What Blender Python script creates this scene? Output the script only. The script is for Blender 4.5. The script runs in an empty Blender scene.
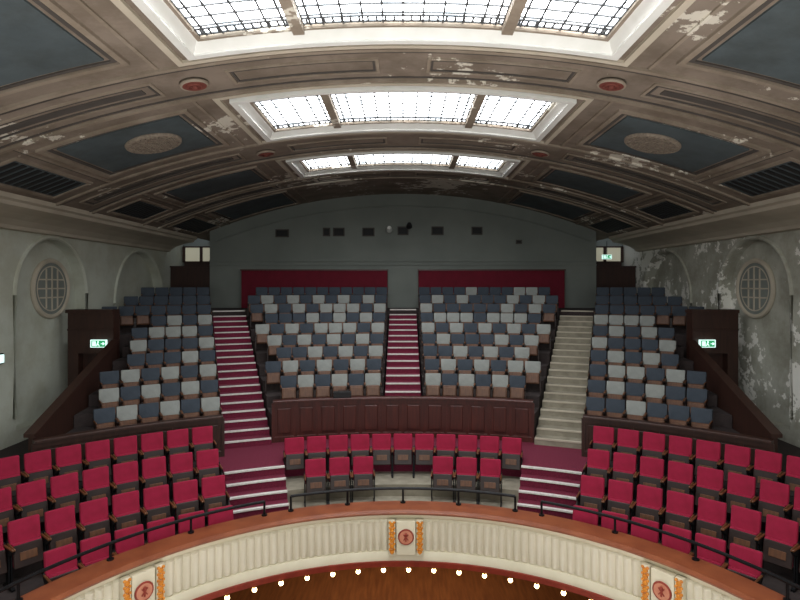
import bpy, bmesh, math, random
from mathutils import Vector, Matrix, Euler
random.seed(3)
S=bpy.context.scene
S.view_settings.view_transform='Standard'
PI=math.pi; rad=math.radians
CY=3.8; FY=5.0; FR=5.04
def lin(c):
    r=[]
    for v in c:
        v/=255.0
        r.append(v/12.92 if v<=0.04045 else ((v+0.055)/1.055)**2.4)
    return (*r,1)
def pmat(name,c1,c2=None,scale=4,rough=0.7,bump=0.0,bscale=40,metal=0.0,peel=None,plo=0.62,emis=None,es=0,stretch=(1,1,1),grime=0):
    m=bpy.data.materials.new(name); m.use_nodes=True
    nt=m.node_tree; N=nt.nodes; L=nt.links; b=N['Principled BSDF']
    b.inputs['Roughness'].default_value=rough; b.inputs['Metallic'].default_value=metal
    tc=N.new('ShaderNodeTexCoord'); mp=N.new('ShaderNodeMapping'); mp.inputs['Scale'].default_value=stretch
    L.new(tc.outputs['Object'],mp.inputs['Vector'])
    n=N.new('ShaderNodeTexNoise'); n.inputs['Scale'].default_value=scale; n.inputs['Detail'].default_value=6
    L.new(mp.outputs[0],n.inputs['Vector'])
    r=N.new('ShaderNodeValToRGB'); r.color_ramp.elements[0].position=0.3; r.color_ramp.elements[1].position=0.7
    r.color_ramp.elements[0].color=lin(c1); r.color_ramp.elements[1].color=lin(c2 or c1)
    L.new(n.outputs['Fac'],r.inputs['Fac']); col=r.outputs['Color']
    if grime:
        g=N.new('ShaderNodeTexNoise'); g.inputs['Scale'].default_value=.9; g.inputs['Detail'].default_value=9; g.inputs['Roughness'].default_value=.7
        L.new(tc.outputs['Object'],g.inputs['Vector'])
        gr=N.new('ShaderNodeValToRGB'); gr.color_ramp.elements[0].position=.40; gr.color_ramp.elements[1].position=.56
        v=1-grime; gr.color_ramp.elements[0].color=(v,v*.97,v*.92,1); gr.color_ramp.elements[1].color=(1,1,1,1)
        L.new(g.outputs['Fac'],gr.inputs['Fac'])
        mm=N.new('ShaderNodeMix'); mm.data_type='RGBA'; mm.blend_type='MULTIPLY'; mm.inputs['Factor'].default_value=1
        L.new(col,mm.inputs[6]); L.new(gr.outputs[0],mm.inputs[7]); col=mm.outputs[2]
    if peel:
        n2=N.new('ShaderNodeTexNoise'); n2.inputs['Scale'].default_value=3.2; n2.inputs['Detail'].default_value=8; n2.inputs['Roughness'].default_value=0.65
        n3=N.new('ShaderNodeTexNoise'); n3.inputs['Scale'].default_value=0.45; n3.inputs['Detail'].default_value=1
        L.new(tc.outputs['Object'],n2.inputs['Vector']); L.new(tc.outputs['Object'],n3.inputs['Vector'])
        ad=N.new('ShaderNodeMath'); ad.operation='ADD'
        mu=N.new('ShaderNodeMath'); mu.operation='MULTIPLY'; mu.inputs[1].default_value=0.5
        mu2=N.new('ShaderNodeMath'); mu2.operation='MULTIPLY'; mu2.inputs[1].default_value=0.5
        L.new(n2.outputs['Fac'],mu.inputs[0]); L.new(n3.outputs['Fac'],mu2.inputs[0])
        L.new(mu.outputs[0],ad.inputs[0]); L.new(mu2.outputs[0],ad.inputs[1])
        rr=N.new('ShaderNodeValToRGB'); rr.color_ramp.elements[0].position=plo; rr.color_ramp.elements[1].position=plo+0.012
        L.new(ad.outputs[0],rr.inputs['Fac'])
        mx=N.new('ShaderNodeMix'); mx.data_type='RGBA'
        L.new(rr.outputs['Color'],mx.inputs['Factor']); L.new(col,mx.inputs[6]); mx.inputs[7].default_value=lin(peel)
        col=mx.outputs[2]
    L.new(col,b.inputs['Base Color'])
    if bump:
        nb=N.new('ShaderNodeTexNoise'); nb.inputs['Scale'].default_value=bscale; L.new(tc.outputs['Object'],nb.inputs['Vector'])
        bp=N.new('ShaderNodeBump'); bp.inputs['Strength'].default_value=bump; bp.inputs['Distance'].default_value=0.02
        L.new(nb.outputs['Fac'],bp.inputs['Height']); L.new(bp.outputs[0],b.inputs['Normal'])
    if emis:
        b.inputs['Emission Color'].default_value=lin(emis); b.inputs['Emission Strength'].default_value=es
    return m
M={}
M['ceil']=pmat('painted_plaster_ceiling',(124,112,100),(140,127,114),1.2,0.85,peel=(210,204,190),plo=0.585,grime=.28)
M['rib']=pmat('rib_plaster',(138,125,110),(154,141,126),2,0.8,peel=(218,212,198),plo=0.585,grime=.25)
M['teal']=pmat('slate_blue_panel',(70,80,84),(80,90,94),2,0.85,grime=.2)
M['groove']=pmat('dark_groove_paint',(70,65,61),(80,74,69),3,0.85)
M['cream']=pmat('cream_paint',(214,206,180),(224,216,192),3,0.6)
M['white']=pmat('white_frame_paint',(225,226,220),(236,236,232),3,0.5)
M['corn']=pmat('cornice_beige',(182,172,154),(198,188,170),1.5,0.7)
M['wallL']=pmat('grey_wall_plaster',(184,187,174),(200,203,190),0.8,0.85,bump=0.1,bscale=8,grime=.12)
M['wallR']=pmat('peeling_wall_plaster',(168,168,156),(184,183,170),0.9,0.9,peel=(236,234,226),plo=0.53,bump=0.2,bscale=10,grime=.25)
M['wallB']=pmat('rear_wall_paint',(116,121,116),(128,133,127),0.7,0.85)
M['iron']=pmat('black_iron',(22,22,24),(30,30,32),10,0.45,metal=0.6)
M['lead']=pmat('glazing_lead',(70,72,74),(84,86,88),10,0.6)
M['red']=pmat('crimson_velvet',(134,8,44),(154,15,57),6,0.9)
M['redp']=pmat('dark_red_velvet_panel',(98,8,30),(110,12,36),3,0.9)
M['cpt']=pmat('maroon_carpet',(96,20,44),(118,30,58),30,0.95,bump=0.3,bscale=120)
M['cptd']=pmat('dark_floor_carpet',(46,38,38),(58,48,46),12,0.95)
M['pale']=pmat('worn_pale_step',(128,121,106),(152,145,128),5,0.9)
M['nose']=pmat('white_step_nosing',(206,200,194),(226,222,216),20,0.7)
M['wood']=pmat('mahogany_panelling',(80,34,26),(58,24,19),3,0.4,stretch=(6,6,0.6))
M['woodd']=pmat('dark_wood',(62,36,27),(46,26,20),3,0.5,stretch=(5,5,0.6))
M['arm']=pmat('oak_armrest',(116,74,42),(92,56,32),8,0.45,stretch=(1,6,1))
M['shell']=pmat('seat_shell_dark',(34,20,18),(44,26,20),8,0.5)
M['oak']=pmat('tipup_seat_plywood',(106,68,42),(82,50,32),5,0.5,stretch=(4,1,1))
M['cl']=pmat('light_grey_cover',(134,137,134),(152,155,151),4,0.9,bump=0.3,bscale=12)
M['cd']=pmat('dark_slate_cover',(52,60,70),(62,70,80),4,0.9,bump=0.3,bscale=12)
M['ledge']=pmat('polished_ledge_wood',(150,84,52),(124,64,40),3,0.35)
M['gold']=pmat('gold_ochre_paint',(224,146,40),(200,118,30),12,0.45)
M['peach']=pmat('peach_medallion',(206,140,110),(190,116,90),8,0.5)
M['rust']=pmat('rust_red_paint',(150,54,36),(128,42,28),6,0.6)
M['ros']=pmat('faded_rosette_paint',(118,58,48),(100,48,40),6,0.8)
M['flute']=pmat('ivory_fluting',(218,211,188),(228,221,200),2,0.6)
M['stall']=pmat('stalls_wood_floor',(150,92,50),(118,68,36),2,0.5,stretch=(6,0.6,1))
M['bulb']=pmat('warm_bulb',(255,230,170),None,1,0.3,emis=(255,216,150),es=14)
M['brass']=pmat('brass_socket',(150,110,50),None,4,0.4,metal=0.8)
M['dark']=pmat('near_black',(18,18,20),(24,24,26),5,0.7)
M['lit']=pmat('lit_door_glass',(200,196,176),None,1,0.4,emis=(244,238,206),es=0.2)
M['green']=pmat('exit_green',(40,150,90),None,1,0.5,emis=(60,180,120),es=0.6)
M['signw']=pmat('sign_white',(230,245,240),None,1,0.5,emis=(205,240,235),es=1.2)
M['grille']=pmat('plaster_grille',(150,138,122),(120,108,96),20,0.8)
SKY=12.5
def glassmat():
    m=bpy.data.materials.new('daylight_glass'); m.use_nodes=True; nt=m.node_tree; N=nt.nodes; L=nt.links
    b=N['Principled BSDF']; b.inputs['Roughness'].default_value=0.3; b.inputs['Base Color'].default_value=(.75,.8,.85,1)
    tc=N.new('ShaderNodeTexCoord'); n=N.new('ShaderNodeTexNoise'); n.inputs['Scale'].default_value=1.6; n.inputs['Detail'].default_value=5
    r=N.new('ShaderNodeValToRGB'); r.color_ramp.elements[0].position=.35; r.color_ramp.elements[1].position=.6
    r.color_ramp.elements[0].color=lin((206,216,222)); r.color_ramp.elements[1].color=(1,1,1,1)
    L.new(tc.outputs['Object'],n.inputs['Vector']); L.new(n.outputs['Fac'],r.inputs['Fac']); L.new(r.outputs[0],b.inputs['Emission Color'])
    b.inputs['Emission Strength'].default_value=SKY
    return m
M['glass']=glassmat()

class MB:
    def __init__(s): s.v=[];s.f=[];s.m=[]
    def add(s,vs,fs,mi=0):
        o=len(s.v); s.v+= [tuple(p) for p in vs]
        for f in fs: s.f.append([o+i for i in f]); s.m.append(mi)
    def box(s,x0,x1,y0,y1,z0,z1,mi=0):
        s.add([(x0,y0,z0),(x1,y0,z0),(x1,y1,z0),(x0,y1,z0),(x0,y0,z1),(x1,y0,z1),(x1,y1,z1),(x0,y1,z1)],
              [(0,3,2,1),(4,5,6,7),(0,1,5,4),(1,2,6,5),(2,3,7,6),(3,0,4,7)],mi)
    def tbox(s,T,sx,sy,sz,mi=0):
        h=[(a*sx/2,b*sy/2,c*sz/2) for c in(-1,1) for (a,b) in((-1,-1),(1,-1),(1,1),(-1,1))]
        s.add([T@Vector(p) for p in h],[(0,3,2,1),(4,5,6,7),(0,1,5,4),(1,2,6,5),(2,3,7,6),(3,0,4,7)],mi)
    def prism(s,A,B,z0,z1,mi=0):
        n=len(A); vs=[(p[0],p[1],z0) for p in A]+[(p[0],p[1],z0) for p in B]+[(p[0],p[1],z1) for p in A]+[(p[0],p[1],z1) for p in B]
        fs=[]
        for i in range(n-1):
            fs+=[(i,i+1,n+i+1,n+i),(2*n+i,3*n+i,3*n+i+1,2*n+i+1),(i,2*n+i,2*n+i+1,i+1),(n+i,n+i+1,3*n+i+1,3*n+i)]
        fs+=[(0,n,3*n,2*n),(n-1,3*n-1,4*n-1,2*n-1)]
        s.add(vs,fs,mi)
    def sweep(s,prof,p0,p1,n,cy=CY,mi=0):
        k=len(prof); vs=[];fs=[]
        for i in range(n+1):
            a=p0+(p1-p0)*i/n
            for (r,z) in prof:
                vs.append((r*math.sin(a),cy+r*math.cos(a),z))
        for i in range(n):
            for j in range(k):
                a=i*k+j;b=i*k+(j+1)%k
                fs.append((a,b,b+k,a+k))
        fs.append(tuple(range(k))); fs.append(tuple(n*k+j for j in range(k)))
        s.add(vs,fs,mi)
    def tube(s,pts,r,n=8,mi=0):
        pts=[Vector(p) for p in pts]; vs=[];fs=[]
        for i,p in enumerate(pts):
            d=(pts[min(i+1,len(pts)-1)]-pts[max(i-1,0)]).normalized()
            u=d.cross(Vector((0,0,1)))
            if u.length<1e-3: u=Vector((1,0,0))
            u.normalize(); w=d.cross(u)
            for j in range(n):
                a=2*PI*j/n; vs.append(p+u*math.cos(a)*r+w*math.sin(a)*r)
        for i in range(len(pts)-1):
            for j in range(n):
                a=i*n+j;b=i*n+(j+1)%n; fs.append((a,b,b+n,a+n))
        fs.append(tuple(range(n))); fs.append(tuple((len(pts)-1)*n+j for j in range(n)))
        s.add(vs,fs,mi)
    def bmadd(s,bm,mi=0):
        bm.verts.ensure_lookup_table()
        for i,v in enumerate(bm.verts): v.index=i
        s.add([v.co.copy() for v in bm.verts],[[v.index for v in f.verts] for f in bm.faces],mi); bm.free()
    def rbox(s,T,sx,sy,sz,bev,mi=0,seg=2):
        bm=bmesh.new(); bmesh.ops.create_cube(bm,size=1)
        bmesh.ops.scale(bm,vec=(sx,sy,sz),verts=bm.verts)
        bmesh.ops.bevel(bm,geom=bm.edges[:],offset=bev,segments=seg,affect='EDGES',profile=0.6)
        bmesh.ops.transform(bm,matrix=T,verts=bm.verts); s.bmadd(bm,mi)
    def cyl(s,T,r1,r2,h,n=24,mi=0):
        bm=bmesh.new(); bmesh.ops.create_cone(bm,cap_ends=True,segments=n,radius1=r1,radius2=r2,depth=h)
        bmesh.ops.transform(bm,matrix=T,verts=bm.verts); s.bmadd(bm,mi)
    def sph(s,T,r,mi=0,u=12,v=8):
        bm=bmesh.new(); bmesh.ops.create_uvsphere(bm,u_segments=u,v_segments=v,radius=r)
        bmesh.ops.transform(bm,matrix=T,verts=bm.verts); s.bmadd(bm,mi)
    def torus(s,T,R,r,n=28,k=8,mi=0):
        vs=[];fs=[]
        for i in range(n):
            for j in range(k):
                a=2*PI*i/n;b=2*PI*j/k
                vs.append(T@Vector(((R+r*math.cos(b))*math.cos(a),(R+r*math.cos(b))*math.sin(a),r*math.sin(b))))
        for i in range(n):
            for j in range(k):
                fs.append((i*k+j,((i+1)%n)*k+j,((i+1)%n)*k+(j+1)%k,i*k+(j+1)%k))
        s.add(vs,fs,mi)
def T(x,y,z,rx=0,ry=0,rz=0): return Matrix.Translation((x,y,z))@Euler((rx,ry,rz)).to_matrix().to_4x4()
def props(o,label=None,category=None,kind=None,group=None):
    if label:o['label']=label
    if category:o['category']=category
    if kind:o['kind']=kind
    if group:o['group']=group
def fin(mb,name,mats,parent=None,smooth=False,recenter=True,**k):
    me=bpy.data.meshes.new(name)
    vs=mb.v
    if parent is not None:
        L=parent.location; vs=[(v[0]-L.x,v[1]-L.y,v[2]-L.z) for v in vs]; loc=(0,0,0)
    elif recenter:
        xs=[v[0] for v in vs];ys=[v[1] for v in vs];zs=[v[2] for v in vs]
        loc=((min(xs)+max(xs))/2,(min(ys)+max(ys))/2,min(zs))
        vs=[(v[0]-loc[0],v[1]-loc[1],v[2]-loc[2]) for v in vs]
    else: loc=(0,0,0)
    me.from_pydata(vs,[],mb.f)
    for x in mats: me.materials.append(M[x])
    me.polygons.foreach_set('material_index',mb.m)
    bm=bmesh.new(); bm.from_mesh(me); bmesh.ops.recalc_face_normals(bm,faces=bm.faces[:]); bm.to_mesh(me); bm.free()
    if smooth:
        me.polygons.foreach_set('use_smooth',[True]*len(me.polygons))
        try: me.set_sharp_from_angle(angle=rad(35))
        except Exception: pass
    o=bpy.data.objects.new(name,me); S.collection.objects.link(o); o.location=loc
    if parent is not None: o.parent=parent
    props(o,**k); return o
def empty(name,loc,**k):
    e=bpy.data.objects.new(name,None); e.empty_display_size=0.1; S.collection.objects.link(e); e.location=loc; props(e,**k)
    return e
def P(R,a,cy=CY): return (R*math.sin(a),cy+R*math.cos(a))
def vz(x): return 3.7-21+math.sqrt(441-x*x)

# ------------------------------------------------ ROOM SHELL
VX=8.45; YB=24.4; YF=-4.0
sky=[(0.4,3.1),(5.5,8.3),(10.5,13.1),(15.5,17.6)]  # first skylight is out of view, added overhead for extra light
ys=[YF]+[y for s in sky for y in s]+[YB]
xs=sorted(set([-3.1+6.2*i/16 for i in range(17)]+[3.1+(VX-3.1)*i/14 for i in range(1,15)]+[-(3.1+(VX-3.1)*i/14) for i in range(1,15)]))
mb=MB()
for j in range(len(ys)-1):
    y0,y1=ys[j],ys[j+1]; hole=(y0,y1) in sky
    for i in range(len(xs)-1):
        a,b=xs[i],xs[i+1]
        if hole and abs((a+b)/2)<3.1: continue
        mb.add([(a,y0,vz(a)),(b,y0,vz(b)),(b,y1,vz(b)),(a,y1,vz(a))],[(0,1,2,3)])
c=fin(mb,'ceiling',['ceil'],smooth=True,recenter=False,kind='structure',label='barrel vaulted plaster ceiling with flaking brown-grey paint')
def vpatch(mb,x0,x1,y0,y1,off,th=0.03,mi=0):
    n=max(1,int(abs(x1-x0)/0.4)); 
    X=[x0+(x1-x0)*i/n for i in range(n+1)]
    vs=[];fs=[]
    for x in X:
        z=vz(x)
        vs+=[(x,y0,z-off),(x,y1,z-off),(x,y1,z-off+th),(x,y0,z-off+th)]
    for i in range(n):
        for j in range(4): fs.append((i*4+j,i*4+(j+1)%4,i*4+4+(j+1)%4,i*4+4+j))
    fs+=[(0,1,2,3),(n*4,n*4+1,n*4+2,n*4+3)]
    mb.add(vs,fs,mi)
def vring(mb,x0,x1,y0,y1,w,off,th,mi=0):
    vpatch(mb,x0,x1,y0,y0+w,off,th,mi); vpatch(mb,x0,x1,y1-w,y1,off,th,mi)
    vpatch(mb,x0,x0+w,y0+w,y1-w,off,th,mi); vpatch(mb,x1-w,x1,y0+w,y1-w,off,th,mi)
tn=[0]
def trim(mb,mats,label,smooth=False):
    tn[0]+=1
    return fin(mb,'trim_%d'%tn[0],mats,smooth=smooth,recenter=False,kind='structure',label=label)
for (a,b) in [(3.45,5.15),(8.68,10.12),(13.48,15.12),(17.98,19.2)]:
    mb=MB()
    vpatch(mb,-8.4,8.4,a,a+0.09,0.05,0.07,0); vpatch(mb,-8.4,8.4,b-0.09,b,0.05,0.07,0)
    vpatch(mb,-8.4,8.4,a+0.16,a+0.20,0.02,0.04,1); vpatch(mb,-8.4,8.4,b-0.20,b-0.16,0.02,0.04,1)
    m_=(a+b)/2
    for s in(-1,1):
        for (u,v) in [(4.1,8.1),(0.4,2.9)]:
            x0,x1=sorted((s*u,s*v)); vring(mb,x0,x1,m_-0.30,m_+0.30,0.05,0.03,0.04,0)
            vring(mb,x0+.07,x1-.07,m_-.23,m_+.23,.035,.022,.04,1)
            if u>3: vpatch(mb,x0+.25,x1-.25,m_-.09,m_+.09,.02,.04,1)
    trim(mb,['rib','groove'],'moulded plaster rib crossing the vaulted ceiling',True)
for s in(-1,1):
    mb=MB()
    for u,w,o,mi in((3.78,.05,.03,0),(7.0,.05,.04,0),(7.06,.04,.02,1)):
        for (a,b) in [(5.2,8.65),(10.15,13.45),(15.15,17.95),(19.2,22.7)]:
            x0,x1=sorted((s*u,s*(u+w))); vpatch(mb,x0,x1,a,b,o,o+.02,mi)
    trim(mb,['rib','groove'],'long plaster moulding running beside the roof skylights')
for (a,b) in [(5.5,8.3),(10.5,13.1),(15.5,17.6),(19.5,22.3)]:
    for s in(-1,1):
        mb=MB()
        x0,x1=sorted((s*4.05,s*6.9)); xx0,xx1=sorted((s*4.3,s*6.65))
        vring(mb,x0,x1,a,b,0.09,0.05,0.07,0)
        vring(mb,x0+0.12,x1-0.12,a+0.12,b-0.12,0.06,0.025,0.04,2)
        vpatch(mb,xx0,xx1,a+0.25,b-0.25,0.03,0.04,1)
        x0,x1=sorted((s*7.25,s*8.2))
        vring(mb,x0,x1,a,b,0.07,0.04,0.06,0)
        vpatch(mb,x0+.1,x1-.1,a+.1,b-.1,.02,.03,1)
        for q in range(10):
            y=a+0.14+(b-a-0.28)*q/10
            vpatch(mb,x0+.14,x1-.14,y,y+(b-a-0.28)/10*0.55,0.035,0.03,3)
        trim(mb,['rib','teal','groove','dark'],'recessed slate-blue ceiling panel with moulded border and dark vent')
def ceil_disc(x,y,r,red):
    t=Matrix.Translation((x,y,vz(x)-0.05))@Matrix.Rotation(math.asin(x/21),4,'Y')
    e=empty('ceiling_medallion' if red else 'ceiling_grille',(x,y,vz(x)),label='round faded rust-red plaster medallion on ceiling rib' if red else 'round pierced plaster vent grille in slate-blue ceiling panel',category='medallion' if red else 'vent',group='ceiling medallions' if red else 'ceiling vent grilles')
    m=MB(); m.torus(t,r,0.05 if not red else 0.03,32,8); fin(m,'rim',['rib' if red else 'grille'],parent=e,smooth=True)
    m=MB(); m.cyl(t,r*0.96,r*0.96,0.05,32,0)
    if red:
        m.torus(t@T(0,0,-.03),r*.55,.025,24,6); m.sph(t@T(0,0,-.02),r*.28)
        fin(m,'boss',['ros'],parent=e)
    else:
        for q in range(-4,5):
            w=math.sqrt(max(0,(r*.95)**2-(q*r*.2)**2)); m.tbox(t@T(0,q*r*.2,-.04),2*w,.05,.03,1)
            m.tbox(t@T(q*r*.2,0,-.04),.05,2*w,.03,1)
        fin(m,'grille',['groove','grille'],parent=e)
for s in(-1,1):
    ceil_disc(s*5.25,11.8,.52,False)
    for y in(4.3,9.4,14.3): ceil_disc(s*3.5,y,.21,True)
def skylight(n,y0,y1):
    e=empty('window_%d'%n,(0,(y0+y1)/2,3.9),kind='structure',label='large curved roof skylight with leaded panes and white frame')
    H=0.10; gx=2.96; g0=y0+.10; g1=y1-.22
    N=16
    m=MB()
    X=[-3.1+6.2*i/N for i in range(N+1)]; G=[-gx+2*gx*i/N for i in range(N+1)]
    for i in range(N):
        for (ya,yb) in((y0,g0),(y1,g1)):
            m.add([(X[i],ya,vz(X[i])-.05),(X[i+1],ya,vz(X[i+1])-.05),(G[i+1],yb,vz(G[i+1])+H),(G[i],yb,vz(G[i])+H)],[(0,1,2,3)])
    for s in(-1,1):
        m.add([(s*3.1,y0,vz(3.1)-.05),(s*3.1,y1,vz(3.1)-.05),(s*gx,g1,vz(gx)+H),(s*gx,g0,vz(gx)+H)],[(0,1,2,3)])
    vring(m,-3.22,3.22,y0-.12,y1+.12,.12,.08,.10)
    fin(m,'frame',['white'],parent=e)
    m=MB(); vring(m,-3.46,3.46,y0-.34,y1+.34,.10,.05,.06); fin(m,'moulding',['corn'],parent=e)
    m=MB()
    for i in range(N): m.add([(G[i],g0,vz(G[i])+H-.01),(G[i+1],g0,vz(G[i+1])+H-.01),(G[i+1],g1,vz(G[i+1])+H-.01),(G[i],g1,vz(G[i])+H-.01)],[(0,1,2,3)])
    fin(m,'glazing',['glass'],parent=e,smooth=True)
    m=MB()
    for x in(-1.5,1.5): vpatch(m,x-.08,x+.08,g0,g1,-H+.14,.12)
    vring(m,-gx,gx,g0,g1,.05,-H+.08,.06)
    fin(m,'mullion',['rib'],parent=e)
    m=MB()
    def cx(x,a,b,w=.026): vpatch(m,x-w/2,x+w/2,a,b,-H+.04,.02)
    def cyy(y,a,b,w=.028): vpatch(m,a,b,y-w/2,y+w/2,-H+.04,.02)
    for (a,b) in((-gx+.05,-1.58),(-1.42,1.42),(1.58,gx-.05)):
        nb=max(4,int((b-a)/.27))
        for i in range(nb+1):
            cx(a+(b-a)*i/nb,g0+.06,g1-.06)
        ny=7
        for i in range(ny+1): cyy(g0+.34+(g1-g0-.68)*i/ny,a,b)
        for yy in(g0+.10,g0+.26,g1-.26,g1-.10): cyy(yy,a,b,.034)
        nn=int((b-a)/.12)
        for i in range(nn):
            x=a+(b-a)*(i+.5)/nn
            cx(x,g0+.10,g0+.26,.03); cx(x,g1-.26,g1-.10,.03)
        for xx in(a+.1,b-.1): cx(xx,g0+.06,g1-.06,.03)
    fin(m,'leading',['lead'],parent=e)
for i,(a,b) in enumerate(sky): skylight(i+1,a,b)
WX=9.6
for s in(-1,1):
    m=MB()
    prof=[(8.36,1.98),(8.36,1.86),(8.46,1.82),(8.5,1.74),(8.9,1.66),(9.2,1.56),(9.4,1.44),(9.45,1.36),(9.62,1.34),(9.62,2.1),(8.5,2.1)]
    k=len(prof)
    vs=[(s*x,YF,z) for x,z in prof]+[(s*x,22.75,z) for x,z in prof]
    m.add(vs,[(i,(i+1)%k,k+(i+1)%k,k+i) for i in range(k)]+[tuple(range(k)),tuple(range(k,2*k))])
    trim(m,['corn'],'deep projecting beige plaster cornice along the side wall')
ARCH=[(15.4,1.5,-3.6,-.25),(20.5,1.8,-.85,-.6),(9.4,2.0,-3.6,-.85),(4.2,1.8,-3.6,-.7)]
def archpts(yc,hw,zb,sp,n=20):
    return [(yc-hw,zb),(yc+hw,zb)]+[(yc+hw*math.cos(PI*i/n),sp+hw*math.sin(PI*i/n)) for i in range(n+1)]
for s,nm,mt in((-1,'wall_left','wallL'),(1,'wall_right','wallR')):
    cu=bpy.data.curves.new('c','CURVE'); cu.dimensions='2D'; cu.fill_mode='BOTH'; cu.extrude=.15
    for pts in [[(YF,-9),(YB,-9),(YB,2.0),(YF,2.0)]]+[archpts(*q) for q in ARCH]:
        sp=cu.splines.new('POLY'); sp.points.add(len(pts)-1); sp.use_cyclic_u=True
        for i,p in enumerate(pts): sp.points[i].co=(p[0],p[1],0,1)
    ob=bpy.data.objects.new('tmp',cu); S.collection.objects.link(ob)
    dg=bpy.context.evaluated_depsgraph_get(); me=bpy.data.meshes.new_from_object(ob.evaluated_get(dg))
    mb=MB(); mb.add([(s*(WX+.15)+v.co.z,v.co.x,v.co.y) for v in me.vertices],[list(p.vertices) for p in me.polygons])
    bpy.data.objects.remove(ob)
    fin(mb,nm,[mt],recenter=False,kind='structure',label='plastered side wall with tall arched recesses'+(', paint badly peeling' if s>0 else ''))
    m=MB(); m.box(*sorted((s*(WX+.3),s*(WX+.45))),YF,YB,-9,2.1); fin(m,nm,[mt],recenter=False,kind='structure',label='back of the arched wall recesses')
    for (yc,hw,zb,spz) in ARCH[:3]:
        m=MB(); pts=[(s*(WX),yc+(hw+.07)*math.cos(PI*i/24),spz+(hw+.07)*math.sin(PI*i/24)) for i in range(25)]
        pts=[(s*WX,yc+hw+.07,max(zb,-3.3))]+pts+[(s*WX,yc-hw-.07,max(zb,-3.3))]
        m.tube(pts,.06,8); trim(m,[mt],'rounded plaster moulding around an arched wall recess',True)
    e=empty('round_wall_grille',(s*(WX+.28),15.7,-.1),label='large round plaster panel with ring moulding and cross bars',category='wall panel',group='round wall grilles')
    t=T(s*(WX+.27),15.7,-.1,0,PI/2,0)
    m=MB(); m.torus(t,.78,.07,40,8); m.torus(t,.62,.03,40,6); fin(m,'rim',['corn'],parent=e,smooth=True)
    m=MB(); m.cyl(t,.75,.75,.04,40,0)
    for q in(-1,0,1):
        w=math.sqrt(.6**2-(q*.25)**2); m.tbox(t@T(q*.25,0,-s*.03),.04,2*w,.03,1); m.tbox(t@T(0,q*.25,-s*.03),2*w,.04,.03,1)
    fin(m,'grille',['wallB','corn'],parent=e)
    e=empty('bulkhead_light',(s*(WX-.02),13.25,-1.75),label='small square white emergency light on side wall',category='light',group='wall emergency lights')
    m=MB(); m.rbox(T(s*(WX-.03),13.25,-1.75),.08,.26,.26,.02); fin(m,'housing',['dark'],parent=e)
    m=MB(); m.rbox(T(s*(WX-.08),13.25,-1.75),.04,.2,.2,.015); fin(m,'diffuser',['signw'],parent=e)
m=MB(); m.box(-7.85,7.85,22.75,24.3,-9,4.2); fin(m,'wall_back',['wallB'],recenter=False,kind='structure',label='grey rear wall filling the end of the vault')
m=MB(); m.box(-10,10,24.4,24.5,-9,3.0); fin(m,'wall_back',['wallB'],recenter=False,kind='structure',label='grey rear corridor wall behind the corner openings')
m=MB(); m.box(-10,10,YF-.2,YF,-9,4.2); fin(m,'wall_front',['woodd'],recenter=False,kind='structure',label='dark stage-end wall')
m=MB(); m.box(-10,10,YF,YB,-9.1,-9); fin(m,'floor',['stall'],recenter=False,kind='structure',label='polished wooden stalls floor far below')
m=MB()
pts=[(x,22.73,vz(x)-.5) for x in [ -7.6+15.2*i/40 for i in range(41)]]
m.tube(pts,.035,6); trim(m,['wallB'],'thin arched moulding on the rear wall',True)
m=MB(); m.box(-7.85,7.85,22.69,22.75,.95,1.0); m.box(-7.85,7.85,22.70,22.75,.80,.84)
trim(m,['wallB'],'narrow dado moulding across the rear wall')
for s in(-1,1):
    x0,x1=sorted((s*.62,s*6.5))
    m=MB(); m.rbox(T((x0+x1)/2,22.55,-.175),x1-x0,.1,1.51,.02)
    e=empty('velvet_barrier',((x0+x1)/2,22.55,-.93),label='long dark red upholstered barrier board behind the top seat row',category='barrier',group='rear velvet barriers')
    fin(m,'fabric_panel',['redp'],parent=e)
    m=MB(); m.box(x0-.03,x1+.03,22.46,22.66,.58,.63); fin(m,'cap_rail',['wood'],parent=e)
for s,nn in((-1,1),(1,2)):
    e=empty('door_%d'%nn,(s*8.75,24.36,-.93),kind='structure',label='dark double door with lit glazed fanlight above')
    x0,x1=s*8.75-.75,s*8.75+.75
    m=MB(); m.box(x0,x1,24.32,24.4,-.93,1.0); fin(m,'door_leaf',['woodd'],parent=e)
    m=MB(); m.box(x0,x1,24.3,24.38,1.02,1.62); fin(m,'fanlight',['lit'],parent=e)
    m=MB()
    for x in(x0,x0+.75,x1): m.box(x-.06,x+.06,24.26,24.34,.98,1.66)
    m.box(x0-.03,x1+.03,24.26,24.34,1.62,1.68); m.box(x0-.03,x1+.03,24.26,24.34,.97,1.03)
    fin(m,'frame',['woodd'],parent=e)
    m=MB(); m.box(*sorted((s*7.9,s*9.55)),23.0,23.08,-.93,.72); m.box(*sorted((s*7.88,s*9.57)),22.97,23.11,.72,.78)
    fin(m,'screen_wall',['woodd'],label='low dark wooden screen in front of rear corner door',category='screen',group='rear corner screens')
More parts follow.
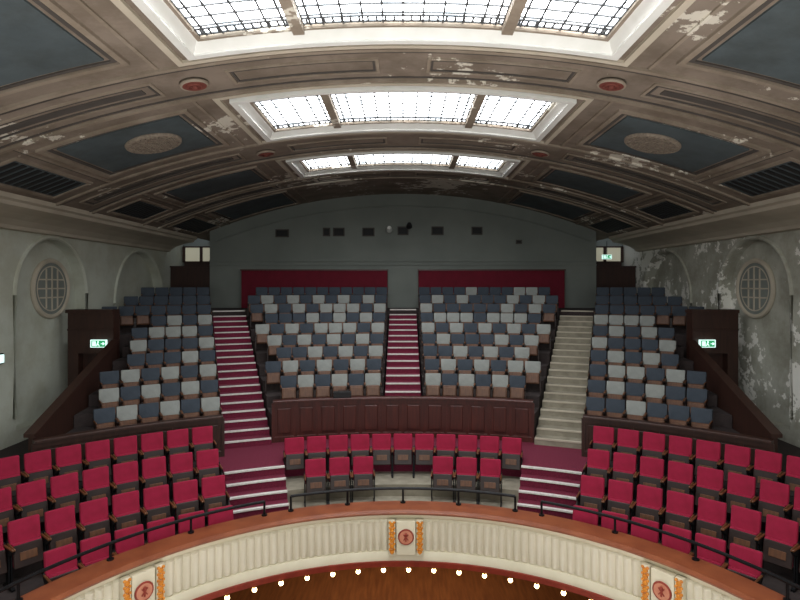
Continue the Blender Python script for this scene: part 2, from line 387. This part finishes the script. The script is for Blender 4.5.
def fixture(x,z,w,h,kind):
    if kind=='port':
        e=empty('projection_port',(x,22.74,z),label='small dark projection window in the rear wall',category='window',group='projection ports')
        m=MB(); m.box(x-w/2,x+w/2,22.71,22.75,z-h/2,z+h/2); fin(m,'glass',['dark'],parent=e)
        m=MB(); 
        for a in(-1,1):
            m.box(x+a*w/2-.02,x+a*w/2+.02,22.68,22.75,z-h/2-.02,z+h/2+.02)
            m.box(x-w/2,x+w/2,22.68,22.75,z+a*h/2-.02,z+a*h/2+.02)
        fin(m,'frame',['groove'],parent=e)
    else:
        e=empty('wall_spotlight',(x,22.72,z),label='small spotlight on a bracket on the rear wall',category='light',group='rear wall spotlights')
        m=MB(); m.tube([(x,22.75,z),(x,22.6,z),(x,22.55,z-.06)],.02); fin(m,'bracket',['iron'],parent=e)
        m=MB(); m.cyl(T(x,22.46,z-.1,rad(70),0,0),.12,.08,.22,16); fin(m,'lamp_head',['white' if kind=='w' else 'dark'],parent=e,smooth=True)
for x,z,w,h,k in((-4.9,2.1,.5,.28,'port'),(-3.1,2.15,.25,.3,'port'),(-2.6,2.15,.42,.3,'port'),(-1.4,2.15,.45,.3,'port'),(-.55,2.35,0,0,'w'),(0,2.2,.4,.3,'port'),(.25,2.5,0,0,'d'),(1.4,2.2,.45,.3,'port'),(3.0,2.2,.4,.28,'port'),(4.7,1.75,.2,.12,'port')):
    fixture(x,z,w,h,k)

# ------------------------------------------------ BALCONY FLOORS
A0=rad(25.5); A1=rad(75); AC=rad(16.9)
def arc(R,a,b,n=24,cy=CY): return [P(R,a+(b-a)*i/n,cy) for i in range(n+1)]
def rayrect(a,xm,ym):
    sx,cx_=math.sin(a),math.cos(a); t=1e9
    if abs(sx)>1e-6: t=min(t,xm/abs(sx))
    if cx_>1e-6: t=min(t,(ym-CY)/cx_)
    return (t*sx,CY+t*cx_)
def ledgept(a,extra=.1):
    R=FR+extra; d=FY-CY; c_=math.cos(a); t=d*c_+math.sqrt((d*c_)**2-d*d+R*R)
    return (t*math.sin(a),CY+t*math.cos(a))
def floor(m,mats,label): return fin(m,'floor',mats,recenter=False,kind='structure',label=label)
def rng(a,b,n): return [a+(b-a)*i/n for i in range(n+1)]
AX=rad(26)
m=MB(); A_=rng(-AX,AX,30)
m.prism([P(9.3,a) for a in A_],[rayrect(a,9.58,20) for a in A_],-4.9,-3.93); floor(m,['cpt'],'maroon carpeted cross aisle between the two seating tiers')
m=MB()
for s in(-1,1):
    A_=rng(s*AX,s*A1,30); m.prism([P(9.3,a) for a in A_],[rayrect(a,9.58,20) for a in A_],-4.9,-3.93)
floor(m,['cptd'],'dark passage floor beside the seating blocks')
m=MB(); As=rng(-A1,A1,60); m.prism([ledgept(a) for a in As],[P(9.3,a) for a in As],-4.98,-4.74); floor(m,['cptd'],'dark lowest balcony floor behind the parapet')
m=MB()
for s in(-1,1):
    for k,z in((0,-3.93),(1,-4.20),(2,-4.47)):
        ro=9.3-.85*k; ri=ro-.85
        m.prism(arc(ri,s*A0,s*A1),arc(ro,s*A0,s*A1),-4.74,z)
floor(m,['cptd'],'stepped dark floor under the side crimson seat blocks')
m=MB()
m.prism(arc(8.45,-AC,AC),arc(9.3,-AC,AC),-4.74,-4.36); m.prism(arc(7.55,-AC,AC),arc(8.45,-AC,AC),-4.74,-4.62)
floor(m,['pale'],'worn pale stepped floor of the central crimson seat block')
for s in(-1,1):
    e=empty('balcony_steps',(*P(8.2,s*rad(21.2)),-4.74),label='maroon carpeted steps with white nosings between crimson seat blocks',category='steps',group='lower balcony steps')
    m=MB(); q=MB(); a,b=s*rad(17.1),s*rad(25.3)
    m.prism(arc(8.72,a,b,6),arc(9.29,a,b,6),-4.74,-3.925)
    q.prism(arc(8.69,a,b,6),arc(8.76,a,b,6),-3.95,-3.915)
    for j in range(1,5):
        z=-3.93-.162*j; r1=8.72-.3*(j-1); r0=r1-.3
        m.prism(arc(r0,a,b,6),arc(r1,a,b,6),-4.74,z); q.prism(arc(r0-.03,a,b,6),arc(r0+.05,a,b,6),z-.02,z+.012)
    fin(m,'carpeted_treads',['cpt'],parent=e); fin(q,'nosing',['nose'],parent=e)
AP=rad(21); RS=.2925; D=.8; NT=8
def aphi(R,d): return AP+math.asin(d/R)
def Lx(Y): return 7.3+.185*(Y-11.7)
WIDE=6
def lim_phi(R,i,pad=0):
    a=rad(24)
    while a<rad(70):
        X,Y=P(R,a)
        if (X>Lx(Y)-pad if i<WIDE else X>9.55-pad): break
        a+=.002
    return a
def zf(i): return -3.27+RS*i
RT=10.9+D*NT
for s in(-1,1):
    m=MB()
    for i in range(-1,NT):
        r0=10.9+D*i; r1=10.9+D*(i+1)
        if i==0: r0=10.8
        if i==-1: r0=10.03; r1=10.8
        if i>=0:
            n=10; A=[];B=[]
            for q in range(n+1):
                f=q/n
                a0=math.asin(.56/r0); a1=math.asin(.56/r1); b0=aphi(r0,-.6); b1=aphi(r1,-.6)
                A.append(P(r0,s*(a0+(b0-a0)*f))); B.append(P(r1,s*(a1+(b1-a1)*f)))
            m.prism(A,B,-3.93,zf(i))
        n=12;A=[];B=[]
        if i==-1: r1=10.9
        if i==0: r0=10.9
        for q in range(n+1):
            f=q/n; a0=aphi(r0,.6);a1=aphi(r1,.6);b0=lim_phi(r0,i);b1=lim_phi(r1,i)
            A.append(P(r0,s*(a0+(b0-a0)*f))); B.append(P(r1,s*(a1+(b1-a1)*f)))
        m.prism(A,B,-3.93,zf(i))
    floor(m,['cptd'],'stepped dark floor under the grey covered seats')
m=MB(); ww=math.asin(9.5/RT); As=rng(-ww,ww,40)
m.prism([P(RT,a) for a in As],[rayrect(a,9.58,24.35) for a in As],-1.25,zf(NT)); floor(m,['cptd'],'top walkway floor at the back of the upper tier')
m=MB(); m.prism(arc(10.8,-.058,.058,4),arc(11.3,-.045,.045,4),-3.93,zf(0)); floor(m,['cpt'],'carpeted foot of the central aisle')
def stairs(phi,R0,n,z0,z1,w,mats,label,Rend=RT):
    X,Y=P(R0,phi)
    e=empty('aisle_stairs',(X,Y,z0),label=label,category='stairs')
    m=MB(); q=MB(); tr=(Rend-R0)/(n-1); rs=(z1-z0)/n
    for j in range(n-1):
        r0=R0+tr*j; z=z0+rs*(j+1); c=P((r0+r0+tr)/2,phi)
        m.tbox(T(c[0],c[1],(z0+z)/2,0,0,-phi),w,tr,z-z0)
        c=P(r0+.02,phi); q.tbox(T(c[0],c[1],z-.008,0,0,-phi),w-.02,.07,.036)
    c=P(Rend+.02,phi); q.tbox(T(c[0],c[1],z1-.0,0,0,-phi),w-.02,.07,.04)
    fin(m,'treads',[mats[0]],parent=e); fin(q,'nosing',[mats[1]],parent=e)
stairs(-AP,10.5,19,-3.93,zf(NT),1.12,('cpt','nose'),'long flight of maroon carpeted aisle stairs with white nosings')
stairs(AP,10.5,19,-3.93,zf(NT),1.12,('pale','corn'),'long flight of worn pale uncarpeted aisle stairs')
stairs(0,11.3,15,zf(0),zf(NT),1.0,('cpt','nose'),'central maroon carpeted aisle stairs with white nosings')
def parapet(p0,p1,R,z0,z1,label,th=.08,npan=12,mat='wood'):
    X,Y=P(R,(p0+p1)/2); e=empty('seating_parapet',(X,Y,z0),label=label,category='parapet')
    m=MB(); m.sweep([(R,z0),(R+th,z0),(R+th,z1),(R,z1)],p0,p1,24); fin(m,'panel_wall',[mat],parent=e)
    m=MB(); m.sweep([(R-.07,z1),(R+th+.04,z1),(R+th+.04,z1+.06),(R-.05,z1+.06),(R-.07,z1+.04)],p0,p1,24)
    m.sweep([(R-.03,z0),(R,z0),(R,z0+.14),(R-.03,z0+.12)],p0,p1,24); fin(m,'cap_rail',[mat],parent=e,smooth=True)
    m=MB()
    h=z1-z0
    for i in range(npan+1):
        a=p0+(p1-p0)*i/npan; x,y=P(R-.012,a); m.tbox(T(x,y,z0+h/2,0,0,-a),.07,.03,h)
    for i in range(npan):
        a=p0+(p1-p0)*(i+.5)/npan; x,y=P(R-.01,a); w=abs(p1-p0)*R/npan-.22
        m.rbox(T(x,y,z0+h/2+.03,0,0,-a),w,.04,h-.36,.012,seg=1)
    m.sweep([(R-.025,z1-.1),(R,z1-.1),(R,z1),(R-.025,z1)],p0,p1,24)
    fin(m,'moulding',[mat],parent=e)
pa=AP-math.asin(.62/10.7)
parapet(-pa,pa,10.68,-3.93,-2.95,'curved mahogany panelled parapet in front of the grey seats')
# small monitor box standing on the parapet cap
bx,by=P(10.7,rad(-8.4))
e=empty('equipment_box',(bx,by,-2.89),label='small black equipment box resting on the wooden parapet',category='box')
m=MB(); m.rbox(T(bx,by,-2.81,0,0,rad(8.4)),.46,.16,.15,.015); fin(m,'casing',['dark'],parent=e)
m=MB(); m.tube([(bx-.1,by,-2.735),(bx-.1,by,-2.70),(bx+.1,by-.0,-2.70),(bx+.1,by,-2.735)],.01,6); fin(m,'handle',['iron'],parent=e)
def sign(e,x,y,z,w=.42,h=.2):
    m=MB(); m.rbox(T(x,y,z),w,.06,h,.01); fin(m,'housing',['signw'],parent=e)
    m=MB(); m.box(x-w*.42,x+w*.42,y-.036,y-.03,z-h*.4,z+h*.4); fin(m,'sign_face',['green'],parent=e)
    m=MB(); yy0,yy1=y-.042,y-.036
    m.box(x-w*.36,x-w*.14,yy0,yy1,z-h*.3,z+h*.3)
    m.cyl(T(x+.0,yy0,z+h*.27,PI/2,0,0),h*.09,h*.09,.006,10)
    m.tbox(T(x-.01,yy0,z+h*.05,0,.5,0),h*.14,.006,h*.34)
    m.tbox(T(x-.04,yy0,z-h*.2,0,.9,0),h*.1,.006,h*.34); m.tbox(T(x+.02,yy0,z-h*.2,0,-.5,0),h*.1,.006,h*.32)
    m.tbox(T(x+w*.27,yy0,z,0,0,0),w*.2,.006,h*.1)
    m.tbox(T(x+w*.33,yy0,z+h*.08,0,.8,0),w*.12,.006,h*.1);m.tbox(T(x+w*.33,yy0,z-h*.08,0,-.8,0),w*.12,.006,h*.1)
    fin(m,'pictogram',['signw'],parent=e)
for s in(-1,1):
    b=lim_phi(10.0,0); a=aphi(10,.62)
    parapet(s*a,s*b,9.95,-3.93,-3.05,'dark panelled wooden parapet in front of the side grey seats',npan=7,mat='woodd')
    Xa,Ya=P(10.03,b); Yb=15.85
    zt0,zt1=-2.95,-1.62
    e=empty('raked_side_screen',(s*(Lx(13.8)+.1),13.8,-3.93),label='dark wooden raked screen wall closing the outer side of seats',category='screen wall',group='raked side screens')
    F6=[(0,1,2,3),(4,5,6,7),(0,1,5,4),(1,2,6,5),(2,3,7,6),(3,0,4,7)]
    m=MB(); vs=[]
    for (y,zt) in((Ya+.05,zt0),(Yb,zt1)):
        x=Lx(y)+.03; vs+=[(s*x,y,-3.93),(s*(x+.1),y,-3.93),(s*(x+.1),y,zt),(s*x,y,zt)]
    m.add(vs,F6); fin(m,'panel_wall',['woodd'],parent=e)
    m=MB(); vs=[]
    for (y,zt) in((Ya-.02,zt0),(Yb,zt1)):
        x=Lx(y)+.03; vs+=[(s*(x-.06),y,zt),(s*(x+.16),y,zt),(s*(x+.16),y,zt+.07),(s*(x-.06),y,zt+.07)]
    m.add(vs,F6); fin(m,'cap_rail',['woodd'],parent=e)
    e=empty('exit_enclosure',(s*8.9,16.1,-3.93),label='dark panelled wooden exit enclosure beside the side wall',category='exit enclosure',group='exit enclosures')
    x0,x1=sorted((s*8.25,s*9.55)); f=15.95; bk=16.3; dx0,dx1=x0+.3,x1-.3
    m=MB(); m.box(x0,dx0,f,bk,-3.93,-.8); m.box(dx1,x1,f,bk,-3.93,-.8); m.box(dx0,dx1,f,bk,-1.95,-.8); m.box(dx0,dx1,bk-.1,bk,-3.93,-1.95)
    fin(m,'enclosure_wall',['woodd'],parent=e)
    m=MB(); m.box(x0-.04,x1,f-.06,bk,-.8,-.7); m.box(x0,x1,f-.03,f,-1.3,-1.25); fin(m,'cap_rail',['woodd'],parent=e)
    e=empty('exit_sign',(s*8.62,f-.04,-1.75),label='small lit green and white running-figure exit sign on wooden enclosure',category='sign',group='exit signs')
    sign(e,s*8.62,f-.08,-1.66,.46,.22)
e=empty('exit_sign',(8.35,22.9,1.2),label='small green lit running-figure exit sign by rear corner',category='sign',group='exit signs')
m=MB(); m.box(8.34,8.36,22.93,22.95,1.2,1.8); fin(m,'bracket',['iron'],parent=e); sign(e,8.35,22.94,1.15,.4,.18)

# ------------------------------------------------ SEATS
def make_seat(kind):
    red=kind=='red'
    lab={'red':'crimson velvet tip-up theatre seat with wooden armrests','light':'tip-up theatre seat with light grey covered back and wooden seat','dark':'tip-up theatre seat with dark slate covered back and wooden seat'}[kind]
    e=empty('theatre_seat',(0,0,0),label=lab,category='seat',group='crimson balcony seats' if red else 'grey covered upper tier seats')
    w=.44
    m=MB()
    if red:
        m.rbox(T(0,-.03,.66,-rad(11)),w,.08,.50,.035,0,3); m.rbox(T(0,.022,.655,-rad(11)),w-.02,.03,.48,.012,1,1)
        fin(m,'backrest',['red','shell'],parent=e,smooth=True)
        m=MB(); m.rbox(T(0,-.155,.44,-rad(14)),w-.03,.08,.34,.03,0,2); m.rbox(T(0,-.205,.425,-rad(14)),w-.03,.03,.33,.012,1,1)
        m.rbox(T(0,-.225,.425,-rad(14)),w-.2,.015,.12,.006,2,1)
        fin(m,'seat',['red','shell','oak'],parent=e,smooth=True)
    else:
        m.rbox(T(0,-.02,.635,-rad(10)),w+.03,.11,.42,.03,0,2)
        fin(m,'backrest',['cl' if kind=='light' else 'cd'],parent=e,smooth=True)
        m=MB(); m.rbox(T(0,-.18,.40,-rad(14)),w-.03,.06,.30,.02,0,1); m.rbox(T(0,-.215,.395,-rad(14)),w-.1,.02,.22,.008,1,1)
        fin(m,'seat',['oak','oak'],parent=e,smooth=True)
    for s in(-1,1):
        m=MB(); m.rbox(T(s*.231,-.2,.6),.03,.34,.035,.01,0,1); fin(m,'armrest',['arm'],parent=e)
        m=MB(); x0,x1=s*.231-.012,s*.231+.012
        pr=[(-.36,0),(-.03,0),(-.03,.03),(-.14,.08),(-.10,.5),(.02,.62),(-.02,.64),(-.14,.582),(-.34,.582),(-.34,.55),(-.22,.48),(-.24,.08),(-.36,.03)]
        k=len(pr); m.add([(x0,y,z) for y,z in pr]+[(x1,y,z) for y,z in pr],[(i,(i+1)%k,k+(i+1)%k,k+i) for i in range(k)]+[tuple(range(k)),tuple(range(k,2*k))])
        fin(m,'leg',['iron' if red else 'shell'],parent=e)
    return e
protos={k:make_seat(k) for k in('red','light','dark')}
used={k:False for k in protos}
cnt={'red':0,'light':0,'dark':0}
def place(kind,x,y,z,rz,sc):
    cnt[kind]+=1
    p=protos[kind]
    if not used[kind]:
        used[kind]=True; p.location=(x,y,z); p.rotation_euler=(0,0,rz); p.scale=sc; return p
    o=p.copy(); S.collection.objects.link(o); o.location=(x,y,z); o.rotation_euler=(0,0,rz); o.scale=sc
    for c in p.children:
        d=c.copy(); S.collection.objects.link(d); d.parent=o
    return o
def row(R,a,b,z,fn,pitch=.5):
    L=abs(b-a)*R; n=int(L/pitch+.02); st=(b-a)/abs(b-a)
    p=L/n if n and L/n<pitch*1.06 else pitch
    sx=min(1.0,pitch/.498)
    for i in range(n):
        ph=a+st*(i+.5)*p/R; x,y=P(R,ph); place(fn(i),x,y,z,-ph,(sx,1,1))
for s in(-1,1):
    for k,z in enumerate((-3.93,-4.20,-4.47,-4.74)):
        R=9.2-.85*k
        row(R,s*(A0+.012),s*rad(60 if k<3 else 54),z,lambda i:'red',.478)
h=5.5*.498/9.2
row(9.2,-h,h,-4.36,lambda i:'red',.498)
for s in(-1,1):
    row(8.36,s*.073,s*(.073+3*.51/8.36),-4.62,lambda i:'red',.5)
rr=random.Random(23)
for i in range(-1,NT+1):
    R=11.6+D*i; z=zf(i)
    for s in(-1,1):
        def pat(q,i=i,off=0):
            if i==NT: return 'light' if rr.random()<.15 else 'dark'
            k='light' if (q+i+off)%2==0 else 'dark'
            if rr.random()<.22: k='dark' if rr.random()<.65 else 'light'
            return k
        if i>=0:
            a=math.asin(.6/R); b=aphi(R,-.62)
            row(R,s*a,s*b,z,pat,.455)
        a=aphi(R,.63)
        b=lim_phi(R,i,.24)
        row(R,s*a,s*b,z,(lambda q,i=i:pat(q,i,1) if i<WIDE else 'dark'),.455)
print('SEATS',cnt)

# ------------------------------------------------ BALCONY FRONT
B=rad(88)
e=empty('balcony_parapet',(0,FY+FR,-5.0),label='curved ivory fluted balcony front with polished wooden ledge',category='balcony')
m=MB(); m.sweep([(4.93,-4.05),(4.96,-4.09),(5.38,-4.09),(5.40,-4.05),(5.38,-4.0),(4.96,-4.0)],-B,B,96,FY); fin(m,'ledge',['ledge'],parent=e,smooth=True)
m=MB(); m.sweep([(5.12,-5.0),(5.3,-5.0),(5.3,-4.09),(5.12,-4.09)],-B,B,96,FY); fin(m,'backing',['cream'],parent=e)
m=MB()
nf=int(2*B*5.08/.13); vs=[];fs=[]
seg=6
for i in range(nf*seg+1):
    a=-B+2*B*i/(nf*seg); t=(i%seg)/seg; d=.04*math.sin(PI*t)
    for (r,z) in((5.10-d*.3,-4.20),(5.075-d,-4.24),(5.10-d,-4.76),(5.12-d*.3,-4.80)):
        vs.append((r*math.sin(a),FY+r*math.cos(a),z))
for i in range(nf*seg):
    for j in range(3):
        a=i*4+j; fs.append((a,a+1,a+5,a+4))
m.add(vs,fs); fin(m,'fluted_panel',['flute'],parent=e,smooth=True)
m=MB()
m.sweep([(5.0,-4.09),(5.12,-4.09),(5.12,-4.21),(5.07,-4.2),(5.02,-4.15)],-B,B,96,FY)
m.sweep([(5.02,-4.86),(5.06,-4.78),(5.14,-4.78),(5.14,-4.93),(5.02,-4.93)],-B,B,96,FY)
fin(m,'cream_moulding',['cream'],parent=e,smooth=True)
m=MB(); m.sweep([(4.98,-4.93),(5.3,-4.93),(5.3,-5.03),(5.0,-5.03)],-B,B,96,FY); fin(m,'lower_moulding',['rust'],parent=e)
for ph in(rad(-50),rad(.6),rad(50)):
    def TT(off,da,z,rx=0): 
        a=ph+da/5.0; x,y=P(5.0-off,a,FY); return Matrix.Translation((x,y,z))@Matrix.Rotation(-a,4,'Z')
    m=MB(); m.rbox(TT(0,0,-4.49),.34,.12,.6,.01); fin(m,'medallion_plinth',['cream'],parent=e)
    m=MB(); t=TT(.07,0,-4.47)@Matrix.Rotation(PI/2,4,'X')
    m.cyl(t,.125,.125,.03,28,0); m.torus(t,.125,.018,28,8,1)
    t2=TT(.09,0,-4.47); m.tbox(t2@T(0,0,-.02),.022,.015,.1,1); m.sph(t2@T(0,0,.05),.025,1); m.tbox(t2@T(0,0,0,0,.7,0),.016,.012,.13,1); m.tbox(t2@T(0,0,0,0,-.7,0),.016,.012,.13,1)
    fin(m,'medallion',['peach','rust'],parent=e,smooth=True)
    for s in(-1,1):
        m=MB(); m.rbox(TT(.02,s*.25,-4.49),.12,.1,.62,.01,1)
        for q in range(6):
            z=-4.73+q*.095
            m.rbox(TT(.075,s*.25,z)@Matrix.Rotation(PI/4,4,'Y'),.07,.03,.07,.01,0,1)
            m.sph(TT(.075,s*.25-.038,z+.045),.024,0,8,6); m.sph(TT(.075,s*.25+.038,z+.045),.024,0,8,6)
        fin(m,'gilt_ornament',['gold','cream'],parent=e)
for k in range(-9,10):
    a=(.10+k*.45)/5.03; x,y=P(5.03,a,FY)
    e=empty('light_bulb',(x,y,-5.03),label='small warm glowing festoon bulb under the balcony edge',category='light bulb',group='balcony festoon bulbs')
    m=MB(); m.cyl(T(x,y,-5.05),.022,.026,.04,12); fin(m,'socket',['brass'],parent=e)
    m=MB(); m.sph(T(x,y,-5.1),.04); fin(m,'bulb_glass',['bulb'],parent=e,smooth=True)
def rail(a0,a1,h0,lab,posts,z0=-4.0):
    X,Y=P(5.3,(a0+a1)/2,FY); e=empty('guard_rail',(X,Y,z0),label=lab,category='railing',group='ledge guard rails')
    n=30; m=MB()
    pts=[(*P(5.3,a0+(a1-a0)*i/n,FY),z0+h0) for i in range(n+1)]
    m.tube(pts,.026,8); fin(m,'rail',['iron'],parent=e,smooth=True)
    for i in range(posts):
        a=a0+(a1-a0)*i/(posts-1); x,y=P(5.3,a,FY)
        m=MB(); m.tube([(x,y,z0),(x,y,z0+h0)],.02,8); m.cyl(T(x,y,z0+.01),.05,.05,.02,12); fin(m,'post',['iron'],parent=e,smooth=True)
rail(rad(-22),rad(22),.26,'low black iron rail on the wooden ledge at its centre',5)
rail(rad(-80),rad(-27),.24,'long low curved black iron rail on the wooden ledge',5)
rail(rad(27),rad(80),.24,'long low curved black iron rail on the wooden ledge',5)

# ------------------------------------------------ lights
def area(name,loc,size,sy,power,col,rot=(0,0,0),spread=180):
    l=bpy.data.lights.new(name,'AREA'); l.shape='RECTANGLE'; l.size=size; l.size_y=sy; l.energy=power; l.color=col; l.spread=rad(spread)
    o=bpy.data.objects.new(name,l); S.collection.objects.link(o); o.location=loc; o.rotation_euler=rot
area('stalls_fill',(0,16,-5.2),6,2,110,(1,.75,.5))  # added warm fill below the balcony, brightens the stalls floor
area('front_fill',(0,-3.6,0.0),12,4,680,(.97,1,.97),(rad(90),0,0))  # added fill behind the camera, no actual stage lamp
area('ceiling_fill',(0,5.0,-6.5),6,6,430,(1,.98,.94),(PI,0,0),110)  # unseen fill aimed upward, added to brighten the vault
w=bpy.data.worlds.new('World'); S.world=w; w.use_nodes=True
w.node_tree.nodes['Background'].inputs[0].default_value=(.8,.88,1,1); w.node_tree.nodes['Background'].inputs[1].default_value=.6
for o in list(S.objects):
    if o.parent is None: o.location.z+=9.0
cam=bpy.data.cameras.new('Camera'); co=bpy.data.objects.new('Camera',cam); S.collection.objects.link(co)
co.location=(0,0,9.0); co.rotation_euler=(PI/2,0,0)
cam.sensor_width=36; cam.lens=36*560/800; cam.shift_x=-3/800; cam.shift_y=-15/800
cam.clip_start=.05
S.camera=co
